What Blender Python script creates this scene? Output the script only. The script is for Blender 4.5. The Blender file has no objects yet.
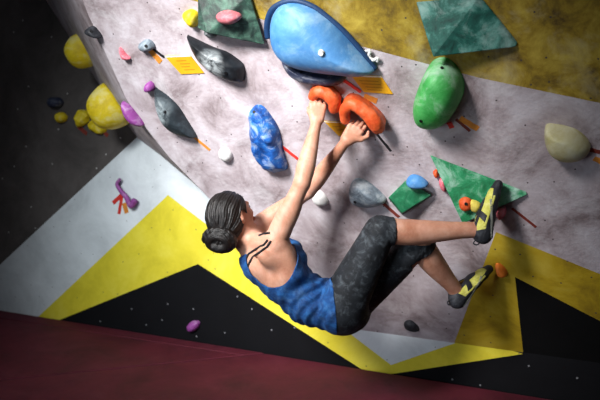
import bpy, bmesh, math, random
import numpy as np
from mathutils import Vector, Matrix, noise

random.seed(4)
SC = bpy.context.scene
COL = SC.collection

# ------------------------------------------------------------------ camera, world, lights, exposure
FPX = 700.0
PITCH = math.atan(100 / 700.0)
CH = 1.5
cam_d = bpy.data.cameras.new('camera')
cam_d.sensor_width = 36
cam_d.lens = FPX * 36 / 600
cam = bpy.data.objects.new('camera', cam_d)
COL.objects.link(cam)
cam.location = (0, 0, CH)
cam.rotation_euler = (math.pi / 2 - PITCH, 0, 0)
cam_d.dof.use_dof = True
cam_d.dof.focus_distance = 3.15
cam_d.dof.aperture_fstop = 2.0
SC.camera = cam

world = bpy.data.worlds.new('world')
SC.world = world
world.use_nodes = True
bg = world.node_tree.nodes['Background']
bg.inputs[0].default_value = (0.75, 0.86, 1.0, 1)
bg.inputs[1].default_value = 0.022

SC.view_settings.view_transform = 'Standard'
SC.view_settings.look = 'None'
SC.view_settings.gamma = 1
SC.view_settings.use_curve_mapping = False
SC.view_settings.exposure = 0.0


def aim(o, target):
    d = Vector(target) - o.location
    o.rotation_euler = d.to_track_quat('-Z', 'Y').to_euler()


def spot(name, loc, target, power, angle, blend, size, color=(1, 1, 1)):
    l = bpy.data.lights.new(name, 'SPOT')
    l.energy = power
    l.spot_size = math.radians(angle)
    l.spot_blend = blend
    l.shadow_soft_size = size
    l.color = color
    o = bpy.data.objects.new(name, l)
    COL.objects.link(o)
    o.location = loc
    aim(o, target)
    return o


def area(name, loc, target, power, sx, sy, color=(1, 1, 1)):
    l = bpy.data.lights.new(name, 'AREA')
    l.shape = 'RECTANGLE'
    l.size = sx
    l.size_y = sy
    l.energy = power
    l.color = color
    o = bpy.data.objects.new(name, l)
    COL.objects.link(o)
    o.location = loc
    aim(o, target)
    return o


spot('hall_spot', (-2.1, 0.6, 3.3), (-0.14, 3.3, 1.40), 2000, 35, 1.0, 0.6, (1.0, 0.975, 0.965))
spot('low_wall_spot', (-2.0, 0.6, 3.2), (-0.66, 4.2, 0.62), 560, 36, 1.0, 0.5, (0.90, 0.98, 1.0))
area('ceiling_panel', (-0.3, 0.2, 3.6), (0.0, 3.4, 0.8), 11, 2.2, 1.4, (0.86, 0.93, 1.0))
area('low_cool_fill', (-1.9, 0.2, 0.95), (0.2, 3.7, 0.6), 6, 0.9, 0.9, (0.78, 0.90, 1.0)).data.spread = math.radians(70)  # added cool fill lamp, low at camera left, brightens under the overhang; no window there

# ------------------------------------------------------------------ view geometry helpers
CP, SP = math.cos(PITCH), math.sin(PITCH)
CAMP = Vector((0, 0, CH))


def rdir(px, py):
    u = (px - 300) / FPX
    v = (200 - py) / FPX
    return Vector((u, CP + v * SP, -SP + v * CP))


def W(px, py, D):
    return CAMP + rdir(px, py) * D


def hit(px, py, p0, n):
    r = rdir(px, py)
    return CAMP + r * ((p0 - CAMP).dot(n) / r.dot(n))


UPZ = Vector((0, 0, 1))
fl = hit(0, 309.5, Vector((0, 0, 0)), UPZ)
fr = hit(440, 380, Vector((0, 0, 0)), UPZ)
DA = (fr - fl).normalized()                  # along the vertical wall
NA = Vector((DA.y, -DA.x, 0))                # its normal, towards the room
if NA.y > 0:
    NA = -NA
OA = fl.copy()
k0 = hit(355, 330, OA, NA)
k1 = hit(600, 362, OA, NA)
ZK = (k0.z + k1.z) / 2
TILT = math.radians(26)
OB = OA + UPZ * ZK
EB = (NA * math.sin(TILT) + UPZ * math.cos(TILT)).normalized()
NB = (NA * math.cos(TILT) - UPZ * math.sin(TILT)).normalized()


class Frame:
    def __init__(s, o, d, e, n):
        s.o, s.d, s.e, s.n = o, d, e, n

    def px(s, x, y, h=0.0):
        return hit(x, y, s.o + s.n * h, s.n)

    def loc(s, p):
        q = p - s.o
        return (q.dot(s.d), q.dot(s.e), q.dot(s.n))

    def world(s, a, b, c=0.0):
        return s.o + s.d * a + s.e * b + s.n * c

    def mat(s, o=None):
        m = Matrix((s.d, s.e, s.n)).transposed().to_4x4()
        m.translation = o if o is not None else s.o
        return m


FA = Frame(OA, DA, UPZ, NA)
FB = Frame(OB, DA, EB, NB)

# ------------------------------------------------------------------ materials


def srgb(r, g, b):
    f = lambda c: (c / 255 / 12.92) if c / 255 <= 0.04045 else ((c / 255 + 0.055) / 1.055) ** 2.4
    return (f(r), f(g), f(b), 1)


def mat(name, base, dark=None, light=None, rough=0.6, nscale=12, mottle=0.5, bump=0.15, bscale=60,
        chalk=None, chalk_amt=0.0, chalk_scale=6, spec=0.4, sss=0, metallic=0, stretch=None, dots=None, chalk_at=None):
    m = bpy.data.materials.new(name)
    m.use_nodes = True
    nt = m.node_tree
    N, L = nt.nodes, nt.links
    b = N['Principled BSDF']
    b.inputs['Roughness'].default_value = rough
    b.inputs['Metallic'].default_value = metallic
    b.inputs['Specular IOR Level'].default_value = spec
    tc = N.new('ShaderNodeTexCoord')
    src = tc.outputs['Object']
    if stretch:
        mp = N.new('ShaderNodeMapping')
        mp.inputs['Scale'].default_value = stretch
        L.new(src, mp.inputs['Vector'])
        src = mp.outputs['Vector']
    nz = N.new('ShaderNodeTexNoise')
    nz.inputs['Scale'].default_value = nscale
    nz.inputs['Detail'].default_value = 8
    nz.inputs['Roughness'].default_value = 0.7
    nz.inputs['Distortion'].default_value = 0.4
    L.new(src, nz.inputs['Vector'])
    cr = N.new('ShaderNodeValToRGB')
    dk = dark or tuple(c * (1 - 0.35 * mottle) for c in base[:3]) + (1,)
    lt = light or tuple(min(1, c * (1 + 0.25 * mottle)) for c in base[:3]) + (1,)
    e = cr.color_ramp.elements
    e[0].position = 0.34
    e[0].color = dk
    e[1].position = 0.66
    e[1].color = lt
    md = cr.color_ramp.elements.new(0.5)
    md.color = base
    L.new(nz.outputs['Fac'], cr.inputs['Fac'])
    out = cr.outputs['Color']
    if chalk_amt > 0:
        n2 = N.new('ShaderNodeTexNoise')
        n2.inputs['Scale'].default_value = chalk_scale
        n2.inputs['Detail'].default_value = 9
        n2.inputs['Roughness'].default_value = 0.7
        n2.inputs['Distortion'].default_value = 0.6
        L.new(src, n2.inputs['Vector'])
        r2 = N.new('ShaderNodeValToRGB')
        r2.color_ramp.elements[0].position = 0.5
        r2.color_ramp.elements[0].color = (0, 0, 0, 1)
        r2.color_ramp.elements[1].position = 0.72
        r2.color_ramp.elements[1].color = (chalk_amt, chalk_amt, chalk_amt, 1)
        L.new(n2.outputs['Fac'], r2.inputs['Fac'])
        mx = N.new('ShaderNodeMix')
        mx.data_type = 'RGBA'
        fac = r2.outputs['Color']
        if chalk_at:
            (cx_, cy_, cz_), (ra_, rb_) = chalk_at
            r2.color_ramp.elements[0].position = 0.38
            r2.color_ramp.elements[1].position = 0.60
            dn = N.new('ShaderNodeVectorMath')
            dn.operation = 'DISTANCE'
            L.new(tc.outputs['Object'], dn.inputs[0])
            dn.inputs[1].default_value = (cx_, cy_, cz_)
            mr = N.new('ShaderNodeMapRange')
            L.new(dn.outputs['Value'], mr.inputs['Value'])
            mr.inputs['From Min'].default_value = rb_
            mr.inputs['From Max'].default_value = ra_
            ml = N.new('ShaderNodeMath')
            ml.operation = 'MULTIPLY'
            L.new(mr.outputs[0], ml.inputs[0])
            L.new(r2.outputs['Color'], ml.inputs[1])
            fac = ml.outputs[0]
        L.new(fac, mx.inputs['Factor'])
        L.new(out, mx.inputs['A'])
        mx.inputs['B'].default_value = chalk or (0.75, 0.77, 0.78, 1)
        out = mx.outputs['Result']
    if dots:
        for (dc, ds, dr, rnd) in dots:
            vo = N.new('ShaderNodeTexVoronoi')
            vo.voronoi_dimensions = '2D'
            vo.inputs['Scale'].default_value = ds
            vo.inputs['Randomness'].default_value = rnd
            L.new(tc.outputs['Object'], vo.inputs['Vector'])
            mt = N.new('ShaderNodeMath')
            mt.operation = 'LESS_THAN'
            L.new(vo.outputs['Distance'], mt.inputs[0])
            mt.inputs[1].default_value = dr
            mx = N.new('ShaderNodeMix')
            mx.data_type = 'RGBA'
            L.new(mt.outputs[0], mx.inputs['Factor'])
            L.new(out, mx.inputs['A'])
            mx.inputs['B'].default_value = dc
            out = mx.outputs['Result']
    L.new(out, b.inputs['Base Color'])
    if sss:
        b.inputs['Subsurface Weight'].default_value = sss
        b.inputs['Subsurface Radius'].default_value = (0.02, 0.008, 0.004)
        b.inputs['Subsurface Scale'].default_value = 0.5
    if bump:
        n3 = N.new('ShaderNodeTexNoise')
        n3.inputs['Scale'].default_value = bscale
        n3.inputs['Detail'].default_value = 4
        L.new(src, n3.inputs['Vector'])
        bp = N.new('ShaderNodeBump')
        bp.inputs['Strength'].default_value = bump
        bp.inputs['Distance'].default_value = 0.01
        L.new(n3.outputs['Fac'], bp.inputs['Height'])
        L.new(bp.outputs['Normal'], b.inputs['Normal'])
    return m


HOLE = srgb(70, 62, 62)
M = {}
M['panel'] = mat('pinkish_grey_wall_paint', srgb(170, 158, 162), srgb(126, 112, 114), srgb(192, 184, 190), 0.75, 4.5,
                 bump=0.25, chalk=srgb(222, 220, 224), chalk_amt=0.5, chalk_scale=5,
                 dots=[(HOLE, 6.0, 0.022, 0.9)])
M['panel_yellow'] = mat('worn_mustard_wall_paint', srgb(150, 124, 34), srgb(82, 62, 24), srgb(188, 164, 64), 0.7, 7,
                        bump=0.12, chalk=srgb(205, 198, 160), chalk_amt=0.4, chalk_scale=5, dots=[(HOLE, 7.0, 0.028, 0.75)])
M['panel_olive'] = mat('yellow_wall_paint', srgb(176, 148, 26), srgb(140, 114, 20), srgb(190, 166, 56), 0.7, 4,
                       bump=0.1, dots=[(HOLE, 7.0, 0.028, 0.75)])
M['panel_black'] = mat('black_panel_paint', srgb(11, 11, 12), spec=0.15, rough=0.9, nscale=5, bump=0.1)
M['wall_dark'] = mat('dark_grey_wall_paint', srgb(84, 78, 76), srgb(70, 65, 63), srgb(96, 90, 88), 0.8, 3, bump=0.08,
                     dots=[(srgb(170, 166, 164), 4.0, 0.024, 0.95)])
M['wall_white'] = mat('white_wall_paint', srgb(214, 220, 224), srgb(196, 202, 206), srgb(226, 232, 236), 0.75, 3,
                      bump=0.06, dots=[(srgb(150, 152, 156), 5.0, 0.018, 0.9)])
M['wall_yellow'] = mat('bright_yellow_wall_paint', srgb(222, 206, 50), srgb(206, 190, 40), srgb(230, 216, 76), 0.7, 3,
                       bump=0.06, dots=[(srgb(150, 140, 60), 5.0, 0.022, 0.9)])
M['wall_black'] = mat('black_wall_paint', srgb(15, 15, 18), spec=0.15, rough=0.9, nscale=4, bump=0.06,
                      dots=[(srgb(120, 120, 124), 5.0, 0.026, 0.95)])
M['mat'] = mat('maroon_mat_vinyl', srgb(84, 18, 36), srgb(68, 14, 28), srgb(94, 24, 42), 0.75, 3, bump=0.25, bscale=5,
               chalk=srgb(120, 60, 74), chalk_amt=0.2, chalk_scale=5)
M['yellow_hold'] = mat('yellow_resin', srgb(222, 196, 24), srgb(196, 166, 16), srgb(230, 210, 70), 0.6, 9,
                       chalk=srgb(226, 222, 180), chalk_amt=0.75, chalk_scale=9)
M['blue_hold'] = mat('sky_blue_resin', srgb(84, 142, 196), srgb(56, 116, 178), srgb(116, 166, 210), 0.55, 5,
                     chalk=srgb(176, 204, 226), chalk_amt=0.6, chalk_scale=6)
M['blue_deep'] = mat('deep_blue_resin', srgb(24, 84, 160), srgb(12, 44, 100), srgb(50, 120, 190), 0.5, 16,
                     chalk=srgb(190, 204, 220), chalk_amt=0.85, chalk_scale=18)
M['navy'] = mat('navy_resin', srgb(44, 50, 72), rough=0.5, chalk_amt=0.3, chalk_scale=18)
M['edge_blue'] = mat('dark_blue_edge', srgb(22, 54, 92), rough=0.55)
M['black_hold'] = mat('black_resin', srgb(26, 29, 33), srgb(14, 17, 20), srgb(40, 45, 50), 0.4, 12,
                      chalk=srgb(206, 214, 216), chalk_amt=0.75, chalk_scale=22, chalk_at=((-0.02, 0.0, 0.07), (0.03, 0.085)), spec=0.25)
M['slate_hold'] = mat('slate_grey_resin', srgb(40, 47, 52), srgb(26, 32, 37), srgb(58, 68, 74), 0.5, 14,
                      chalk=srgb(196, 210, 214), chalk_amt=0.75, chalk_scale=22, chalk_at=((-0.05, 0.035, 0.045), (0.03, 0.085)), spec=0.25)
M['grey_hold'] = mat('chalky_grey_resin', srgb(124, 136, 146), srgb(78, 88, 98), srgb(176, 184, 190), 0.6, 16,
                     chalk=srgb(206, 210, 212), chalk_amt=0.7, chalk_scale=12)
M['green_egg'] = mat('bright_green_resin', srgb(78, 176, 92), srgb(48, 150, 64), srgb(126, 202, 138), 0.55, 8,
                     chalk=srgb(196, 216, 202), chalk_amt=0.8, chalk_scale=7)
M['green_vol'] = mat('green_painted_wood', srgb(36, 134, 86), srgb(12, 92, 52), srgb(110, 178, 142), 0.65, 12,
                     chalk=srgb(180, 208, 196), chalk_amt=0.8, chalk_scale=9)
M['green_dia'] = mat('deep_green_painted_wood', srgb(20, 104, 66), srgb(10, 76, 46), srgb(46, 132, 92), 0.6, 12,
                     chalk=srgb(130, 176, 150), chalk_amt=0.45, chalk_scale=14)
M['teal_vol'] = mat('teal_painted_wood', srgb(28, 92, 80), srgb(10, 52, 46), srgb(92, 150, 138), 0.65, 12,
                    chalk=srgb(170, 196, 188), chalk_amt=0.7, chalk_scale=9)
M['dkgreen_vol'] = mat('dark_green_marbled_wood', srgb(28, 52, 44), srgb(10, 18, 18), srgb(58, 98, 80), 0.55, 18,
                       chalk=srgb(110, 140, 124), chalk_amt=0.4, chalk_scale=16)
M['orange_hold'] = mat('orange_resin', srgb(216, 88, 40), srgb(190, 66, 26), srgb(226, 108, 58), 0.55, 14,
                       chalk=srgb(226, 160, 130), chalk_amt=0.35, chalk_scale=16)
M['cream_hold'] = mat('cream_resin', srgb(206, 200, 158), srgb(180, 170, 110), srgb(218, 216, 190), 0.55, 6,
                      chalk=srgb(224, 224, 210), chalk_amt=0.6, chalk_scale=8)
M['purple_hold'] = mat('purple_resin', srgb(140, 66, 140), rough=0.55, chalk_amt=0.3, chalk_scale=20)
M['pink_hold'] = mat('pink_resin', srgb(222, 110, 124), rough=0.55, chalk_amt=0.6, chalk_scale=24)
M['light_orange'] = mat('light_orange_resin', srgb(236, 128, 48), rough=0.55)
M['dusty_pink'] = mat('dusty_pink_resin', srgb(172, 96, 104), rough=0.55, chalk_amt=0.4, chalk_scale=24)
M['pale_yellow'] = mat('pale_yellow_resin', srgb(216, 196, 84), rough=0.6, chalk_amt=0.3)
M['white_hold'] = mat('white_resin', srgb(216, 216, 214), rough=0.55, nscale=20)
M['card'] = mat('orange_yellow_card', srgb(214, 156, 22), srgb(204, 144, 16), srgb(222, 166, 34), 0.55, 6, bump=0)
M['card_edge'] = mat('pale_card_edge', srgb(236, 226, 200), bump=0)
M['print'] = mat('brown_print', srgb(176, 122, 16), bump=0)
M['red_tape'] = mat('red_tape', srgb(206, 52, 44), rough=0.5, bump=0.02)
M['black_tape'] = mat('black_tape', srgb(28, 26, 28), rough=0.5, bump=0.02)
M['brown_tape'] = mat('brown_tape', srgb(120, 50, 40), rough=0.5, bump=0.02)
M['amber_tape'] = mat('amber_tape', srgb(206, 130, 50), rough=0.5, nscale=40, bump=0.02)
M['bolt'] = mat('dark_bolt_steel', srgb(46, 46, 48), rough=0.4, metallic=0.8, bump=0)
M['skin'] = mat('skin', srgb(196, 142, 117), srgb(174, 116, 90), srgb(212, 164, 142), 0.5, 7, bump=0.05, bscale=220, sss=0.12, spec=0.45)
M['hair'] = mat('dark_brown_hair', srgb(18, 14, 13), srgb(9, 7, 7), srgb(34, 27, 25), 0.42, 60, bump=0.3, bscale=300, spec=0.4)
M['top'] = mat('royal_blue_ribbed_cotton', srgb(18, 68, 126), srgb(8, 44, 90), srgb(36, 98, 160), 0.8, 18, bump=0.3, bscale=240,
               chalk=srgb(120, 160, 196), chalk_amt=0.25, chalk_scale=26)
M['strap'] = mat('black_elastic', srgb(26, 24, 28), rough=0.7, bump=0.05)
M['leg'] = mat('charcoal_leggings_fabric', srgb(24, 28, 33), srgb(16, 19, 23), srgb(36, 41, 47), 0.72, 14, bump=0.2, bscale=200,
               chalk=srgb(140, 150, 158), chalk_amt=0.32, chalk_scale=26)
M['shoe_black'] = mat('black_rubber', srgb(34, 36, 42), srgb(24, 26, 30), srgb(60, 62, 68), 0.6, 30, bump=0.1)
M['shoe_lime'] = mat('lime_yellow_suede', srgb(206, 202, 96), srgb(186, 182, 76), srgb(222, 218, 130), 0.8, 40, bump=0.15)
M['shoe_grey'] = mat('grey_suede', srgb(140, 142, 132), rough=0.8, nscale=40, bump=0.15)
M['eye'] = mat('eye_white', srgb(230, 226, 220), rough=0.2, bump=0)
M['lips'] = mat('lips', srgb(186, 104, 98), rough=0.4, bump=0)


# ------------------------------------------------------------------ object helpers
def tag(o, label=None, cat=None, group=None, kind=None):
    if label:
        o['label'] = label
    if cat:
        o['category'] = cat
    if group:
        o['group'] = group
    if kind:
        o['kind'] = kind
    return o


def link(name, me, m, parent=None, matrix=None, smooth=True):
    o = bpy.data.objects.new(name, me)
    COL.objects.link(o)
    ms = m if isinstance(m, (list, tuple)) else [m]
    for x in ms:
        me.materials.append(x)
    if matrix is not None:
        o.matrix_world = matrix
    if parent is not None:
        mw = matrix if matrix is not None else Matrix.Identity(4)
        o.parent = parent
        o.matrix_parent_inverse = Matrix.Identity(4)
        pm = WM[parent.name]
        o.matrix_basis = pm.inverted() @ mw
    WM[o.name] = matrix.copy() if matrix is not None else Matrix.Identity(4)
    if smooth:
        me.shade_smooth()
    return o


WM = {}


def mesh_py(name, verts, faces):
    me = bpy.data.meshes.new(name)
    me.from_pydata([tuple(v) for v in verts], [], [tuple(f) for f in faces])
    me.validate()
    me.update()
    return me


def from_bm(name, bm):
    me = bpy.data.meshes.new(name)
    bmesh.ops.recalc_face_normals(bm, faces=bm.faces)
    bm.to_mesh(me)
    bm.free()
    return me


def bevel(o, w, seg=2):
    b = o.modifiers.new('bevel', 'BEVEL')
    b.width = w
    b.segments = seg
    b.limit_method = 'ANGLE'
    b.angle_limit = math.radians(25)
    return b


# ------------------------------------------------------------------ setting: walls, painted areas
def in_poly(x, y, poly):
    c = False
    j = len(poly) - 1
    for i in range(len(poly)):
        xi, yi = poly[i]
        xj, yj = poly[j]
        if (yi > y) != (yj > y) and x < (xj - xi) * (y - yi) / (yj - yi) + xi:
            c = not c
        j = i
    return c


def painted_wall(name, frame, outline, regions, default, mats, thick):
    """outline in plane coords, regions = [(poly in plane coords, material index)]"""
    bm = bmesh.new()
    vs = [bm.verts.new((a, b, 0)) for a, b in outline]
    f = bm.faces.new(vs)
    for poly, _ in regions:
        for i in range(len(poly)):
            p, q = Vector((*poly[i], 0)), Vector((*poly[(i + 1) % len(poly)], 0))
            d = q - p
            if d.length < 1e-6:
                continue
            n = Vector((-d.y, d.x, 0)).normalized()
            bmesh.ops.bisect_plane(bm, geom=bm.verts[:] + bm.edges[:] + bm.faces[:], dist=1e-5, plane_co=p, plane_no=n)
    if default == 'line':
        pass
    for f in bm.faces:
        c = f.calc_center_median()
        f.material_index = mats[1]
        for poly, idx in regions:
            if in_poly(c.x, c.y, poly):
                f.material_index = idx
                break
    bm.normal_update()
    for f in bm.faces:
        if f.normal.z < 0:
            f.normal_flip()
    me = bpy.data.meshes.new(name)
    bm.to_mesh(me)
    bm.free()
    o = link(name, me, mats[0], None, frame.mat(), smooth=False)
    s = o.modifiers.new('thickness', 'SOLIDIFY')
    s.thickness = thick
    s.offset = -1
    o['kind'] = 'structure'
    return o


def pl(frame, pts):
    return [frame.loc(frame.px(x, y))[:2] for x, y in pts]


# vertical wall
aw = [(-3.6, -0.02), (6.0, -0.02), (6.0, 3.6), (-3.6, 3.6)]
yel = pl(FA, [(38, 317), (168, 195), (391, 365), (470, 338), (523, 354), (395, 373.5), (372, 376), (198, 264), (57, 321), (40, 330)])
whi = pl(FA, [(-140, 395), (135, 139), (260, 22), (560, 260), (470, 338), (391, 365), (168, 195), (38, 317), (0, 352)])
wt = pl(FA, [(135, 139), (0, 265)])
dx, dy = wt[1][0] - wt[0][0], wt[1][1] - wt[0][1]
grey = [(wt[0][0] + dx * 6, wt[0][1] + dy * 6), (wt[0][0] - dx * 2.2, wt[0][1] - dy * 2.2), (6.5, 6), (-9, 6)]
blk_upper = pl(FA, [(520, 353), (523, 354), (600, 362)])
painted_wall('wall_back', FA, aw, [(yel, 1), (whi, 2), (grey, 0)], None,
             ([M['wall_dark'], M['wall_yellow'], M['wall_white'], M['wall_black']], 3), 0.12)

# overhanging panel wall
crease = [(355, 330), (212, 201), (170, 158), (140, 120), (126, 98), (88, 14), (58, -70)]
cre = pl(FB, crease)
cre[0] = (cre[0][0], 0.0)
bo = [cre[0], (5.6, 0.0), (5.6, cre[-1][1])] + cre[::-1][:-1]
ytop = pl(FB, [(180, -3), (341, 41), (480, 78), (600, 103), (760, 136), (760, -160), (180, -160)])
oliv = pl(FB, [(496, 232), (600, 274), (700, 314)]) + [(6, 0.35), (6, -0.1)] + pl(FB, [(523, 356), (453, 346)])
blkb = pl(FB, [(515, 277), (600, 321), (700, 373)]) + [(6, -0.1)] + pl(FB, [(523.5, 356)])
painted_wall('wall_right', FB, bo, [(blkb, 3), (oliv, 2), (ytop, 1)], None,
             ([M['panel'], M['panel_yellow'], M['panel_olive'], M['panel_black']], 0), 0.03)

# side return of the overhang, back to the vertical wall
outer = [(355, 330), (204, 193), (158, 155), (135, 138), (108, 103), (54, 17), (12, -50)]
ci = [FB.world(a, b) for a, b in cre]
co = [FA.px(x, y) - NA * 0.02 for x, y in outer]
co[0] = ci[0] - NA * 0.0
vs, fs = [], []
NS = 6
for i in range(len(ci) - 1):
    for k in range(NS + 1):
        pass
for i in range(len(ci)):
    for k in range(NS + 1):
        t = k / NS
        vs.append(ci[i].lerp(co[i], t))
for i in range(len(ci) - 1):
    for k in range(NS):
        a = i * (NS + 1) + k
        fs.append((a, a + 1, a + NS + 2, a + NS + 1))
me = mesh_py('wall_side', vs, fs)
ws = link('wall_side', me, M['panel'], smooth=False)
ws['kind'] = 'structure'


def side_frame(px, py, i):
    """frame on the side return between polyline points i and i+1"""
    a, b, c = ci[i], ci[i + 1], co[i]
    n = (b - a).cross(c - a).normalized()
    if n.x > 0:
        n = -n
    e = (b - a).normalized()
    d = e.cross(n).normalized()
    o = hit(px, py, a, n)
    return Frame(o, d, e, n)


# floor slab and the mats lying on it
bm = bmesh.new()
bmesh.ops.create_cube(bm, size=1)
o = link('floor', from_bm('floor', bm), M['wall_dark'], None,
         Matrix.Translation((0.5, 2.0, -0.36)) @ Matrix.Diagonal((11, 9, 0.1, 1)), smooth=False)
o['kind'] = 'structure'


def clip_half(poly, p, n):
    out = []
    for i in range(len(poly)):
        a, b = poly[i], poly[(i + 1) % len(poly)]
        da, db = (a - p).dot(n), (b - p).dot(n)
        if da >= 0:
            out.append(a)
        if da * db < 0:
            out.append(a.lerp(b, da / (da - db)))
    return out


def floor2(px, py):
    p = hit(px, py, Vector((0, 0, 0)), UPZ)
    return Vector((p.x, p.y))


na2 = Vector((NA.x, NA.y))
base_poly = [Vector((-4.5, -1.5)), Vector((5.5, -1.5)), Vector((5.5, 8)), Vector((-4.5, 8))]
base_poly = clip_half(base_poly, Vector((OA.x, OA.y)) + na2 * 0.012, na2)
s1a, s1b = floor2(35, 376), floor2(275, 352)
n1 = Vector((-(s1b - s1a).y, (s1b - s1a).x)).normalized()
s2a, s2b = floor2(60, 327), floor2(225, 352)
n2 = Vector((-(s2b - s2a).y, (s2b - s2a).x)).normalized()
front = clip_half(base_poly, s1a, -n1)
back = clip_half(base_poly, s1a, n1)
backs = [clip_half(back, s2a, n2), clip_half(back, s2a, -n2)]
mlabels = ['large maroon floor mat nearest the camera at the bottom of the frame',
           'narrow maroon mat strip tucked along the foot of the painted back wall',
           'maroon floor mat between the front mat and the strip along the wall']
for poly, lb in zip([front] + backs, mlabels):
    if len(poly) < 3:
        continue
    c = sum(poly, Vector((0, 0))) / len(poly)
    bm = bmesh.new()
    top = []
    for p in poly:
        dd = (p - c)
        q = p - dd.normalized() * 0.012
        top.append(q)
    lo = [bm.verts.new((q.x - c.x, q.y - c.y, 0)) for q in top]
    hi = [bm.verts.new((q.x - c.x, q.y - c.y, 0.31)) for q in top]
    bm.faces.new(lo)
    bm.faces.new(hi)
    for i in range(len(lo)):
        j = (i + 1) % len(lo)
        bm.faces.new((lo[i], lo[j], hi[j], hi[i]))
    mo = link('crash_mat', from_bm('crash_mat', bm), M['mat'], None, Matrix.Translation((c.x, c.y, -0.31)), smooth=False)
    bevel(mo, 0.005, 2)
    tag(mo, lb, 'mat', 'maroon crash mats on the floor')


# ------------------------------------------------------------------ hold builders
def smooth_loop(pts, n):
    m = len(pts)
    out = []
    for k in range(n):
        u = k / n * m
        i = int(u)
        t = u - i
        p0, p1, p2, p3 = [Vector(pts[(i + j) % m]) for j in (-1, 0, 1, 2)]
        out.append(0.5 * ((2 * p1) + (-p0 + p2) * t + (2 * p0 - 5 * p1 + 4 * p2 - p3) * t * t + (-p0 + 3 * p1 - 3 * p2 + p3) * t ** 3))
    return out


def bolt(parent, pos, n, r=0.009, name='bolt'):
    bm = bmesh.new()
    bmesh.ops.create_cone(bm, segments=16, radius1=r, radius2=r * 0.8, depth=0.012, cap_ends=True)
    # hex socket
    q = n.to_track_quat('Z', 'Y').to_matrix().to_4x4()
    q.translation = pos
    o = link(name, from_bm(name, bm), M['bolt'], parent, q, smooth=False)
    return o


def dome(name, outline, height, material, label, cat='climbing hold', frame=FB, peak=None, pw=0.8, pz=0.9, group=None,
         rings=12, N=56, off=None, rough=0.0, bolts=(), smooth=True, sink=-0.0005, base=0.0):
    h0 = base + (height * 0.3 if off is None else off)
    pts3 = [frame.px(x, y, h0) for x, y in outline]
    loc = [frame.loc(p) for p in pts3]
    loop = smooth_loop([(a, b) for a, b, _ in loc], N) if smooth else None
    if loop is None:
        loop = []
        m = len(loc)
        per = N // m
        for i in range(m):
            a, b = Vector(loc[i][:2]), Vector(loc[(i + 1) % m][:2])
            for k in range(per):
                loop.append(a.lerp(b, k / per))
        N = per * m
    c = sum(loop, Vector((0, 0))) / N
    if peak:
        pk = frame.loc(frame.px(peak[0], peak[1], height + base))
        pkv = Vector(pk[:2])
    else:
        pkv = c
    verts, faces = [], []
    for p in loop:
        verts.append(Vector((p.x - c.x, p.y - c.y, -sink)))
    for k in range(rings):
        ph = k / rings * math.pi / 2
        s = math.cos(ph) ** pw
        z = max(height * math.sin(ph) ** pz, 0.0012)
        cc = c.lerp(pkv, 1 - s)
        for p in loop:
            q = cc + (p - c) * s
            verts.append(Vector((q.x - c.x, q.y - c.y, z)))
    verts.append(Vector((pkv.x - c.x, pkv.y - c.y, height)))
    for k in range(rings):
        for i in range(N):
            j = (i + 1) % N
            faces.append((k * N + i, k * N + j, (k + 1) * N + j, (k + 1) * N + i))
    T = len(verts) - 1
    for i in range(N):
        faces.append((rings * N + i, rings * N + (i + 1) % N, T))
    faces.append(tuple(range(N - 1, -1, -1)))
    if rough:
        for i, v in enumerate(verts):
            if v.z > 0:
                nn = noise.noise_vector(v * 22 + Vector((c.x * 7, c.y * 9, 0))) * rough
                verts[i] = v + nn * min(1, v.z / (height * 0.2 + 1e-6))
    me = mesh_py(name, verts, faces)
    o = link(name, me, material, None, frame.mat(frame.world(c.x, c.y, base)))
    tag(o, label, cat, group)
    inv = o.matrix_basis.inverted()
    for (bx, by) in bolts:
        # drop the bolt on the surface by ray against the mesh
        d = inv.to_3x3() @ rdir(bx, by)
        og = inv @ CAMP
        ok, p, n, _ = o.ray_cast(og, d.normalized()) if False else (False, None, None, None)
        from mathutils.bvhtree import BVHTree
        bv = BVHTree.FromPolygons([tuple(v) for v in verts], [f for f in faces])
        p, n, _, _ = bv.ray_cast(og, d.normalized())
        if p is not None:
            if n.dot(d) > 0:
                n = -n
            wn = (o.matrix_basis.to_3x3() @ n).normalized()
            bolt(o, o.matrix_basis @ p - wn * 0.003, wn)
    return o


def volume(name, pts, material, label, cat='wall volume', frame=FB, bw=0.004, group=None, jag=0):
    """pts: (px, py, height above the wall) -> bevelled convex solid"""
    L = [frame.loc(frame.px(x, y, max(h, 0.0015))) for x, y, h in pts]
    c = Vector((sum(l[0] for l in L) / len(L), sum(l[1] for l in L) / len(L), 0))
    bm = bmesh.new()
    for l in L:
        bm.verts.new(Vector(l) - c)
    r = bmesh.ops.convex_hull(bm, input=bm.verts)
    bad = [g for g in r.get('geom_interior', []) if isinstance(g, bmesh.types.BMVert)]
    bmesh.ops.delete(bm, geom=bad, context='VERTS')
    bmesh.ops.dissolve_limit(bm, angle_limit=math.radians(4), verts=bm.verts, edges=bm.edges)
    o = link(name, from_bm(name, bm), material, None, frame.mat(frame.world(c.x, c.y)), smooth=False)
    bevel(o, bw)
    tag(o, label, cat, group)
    return o


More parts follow.
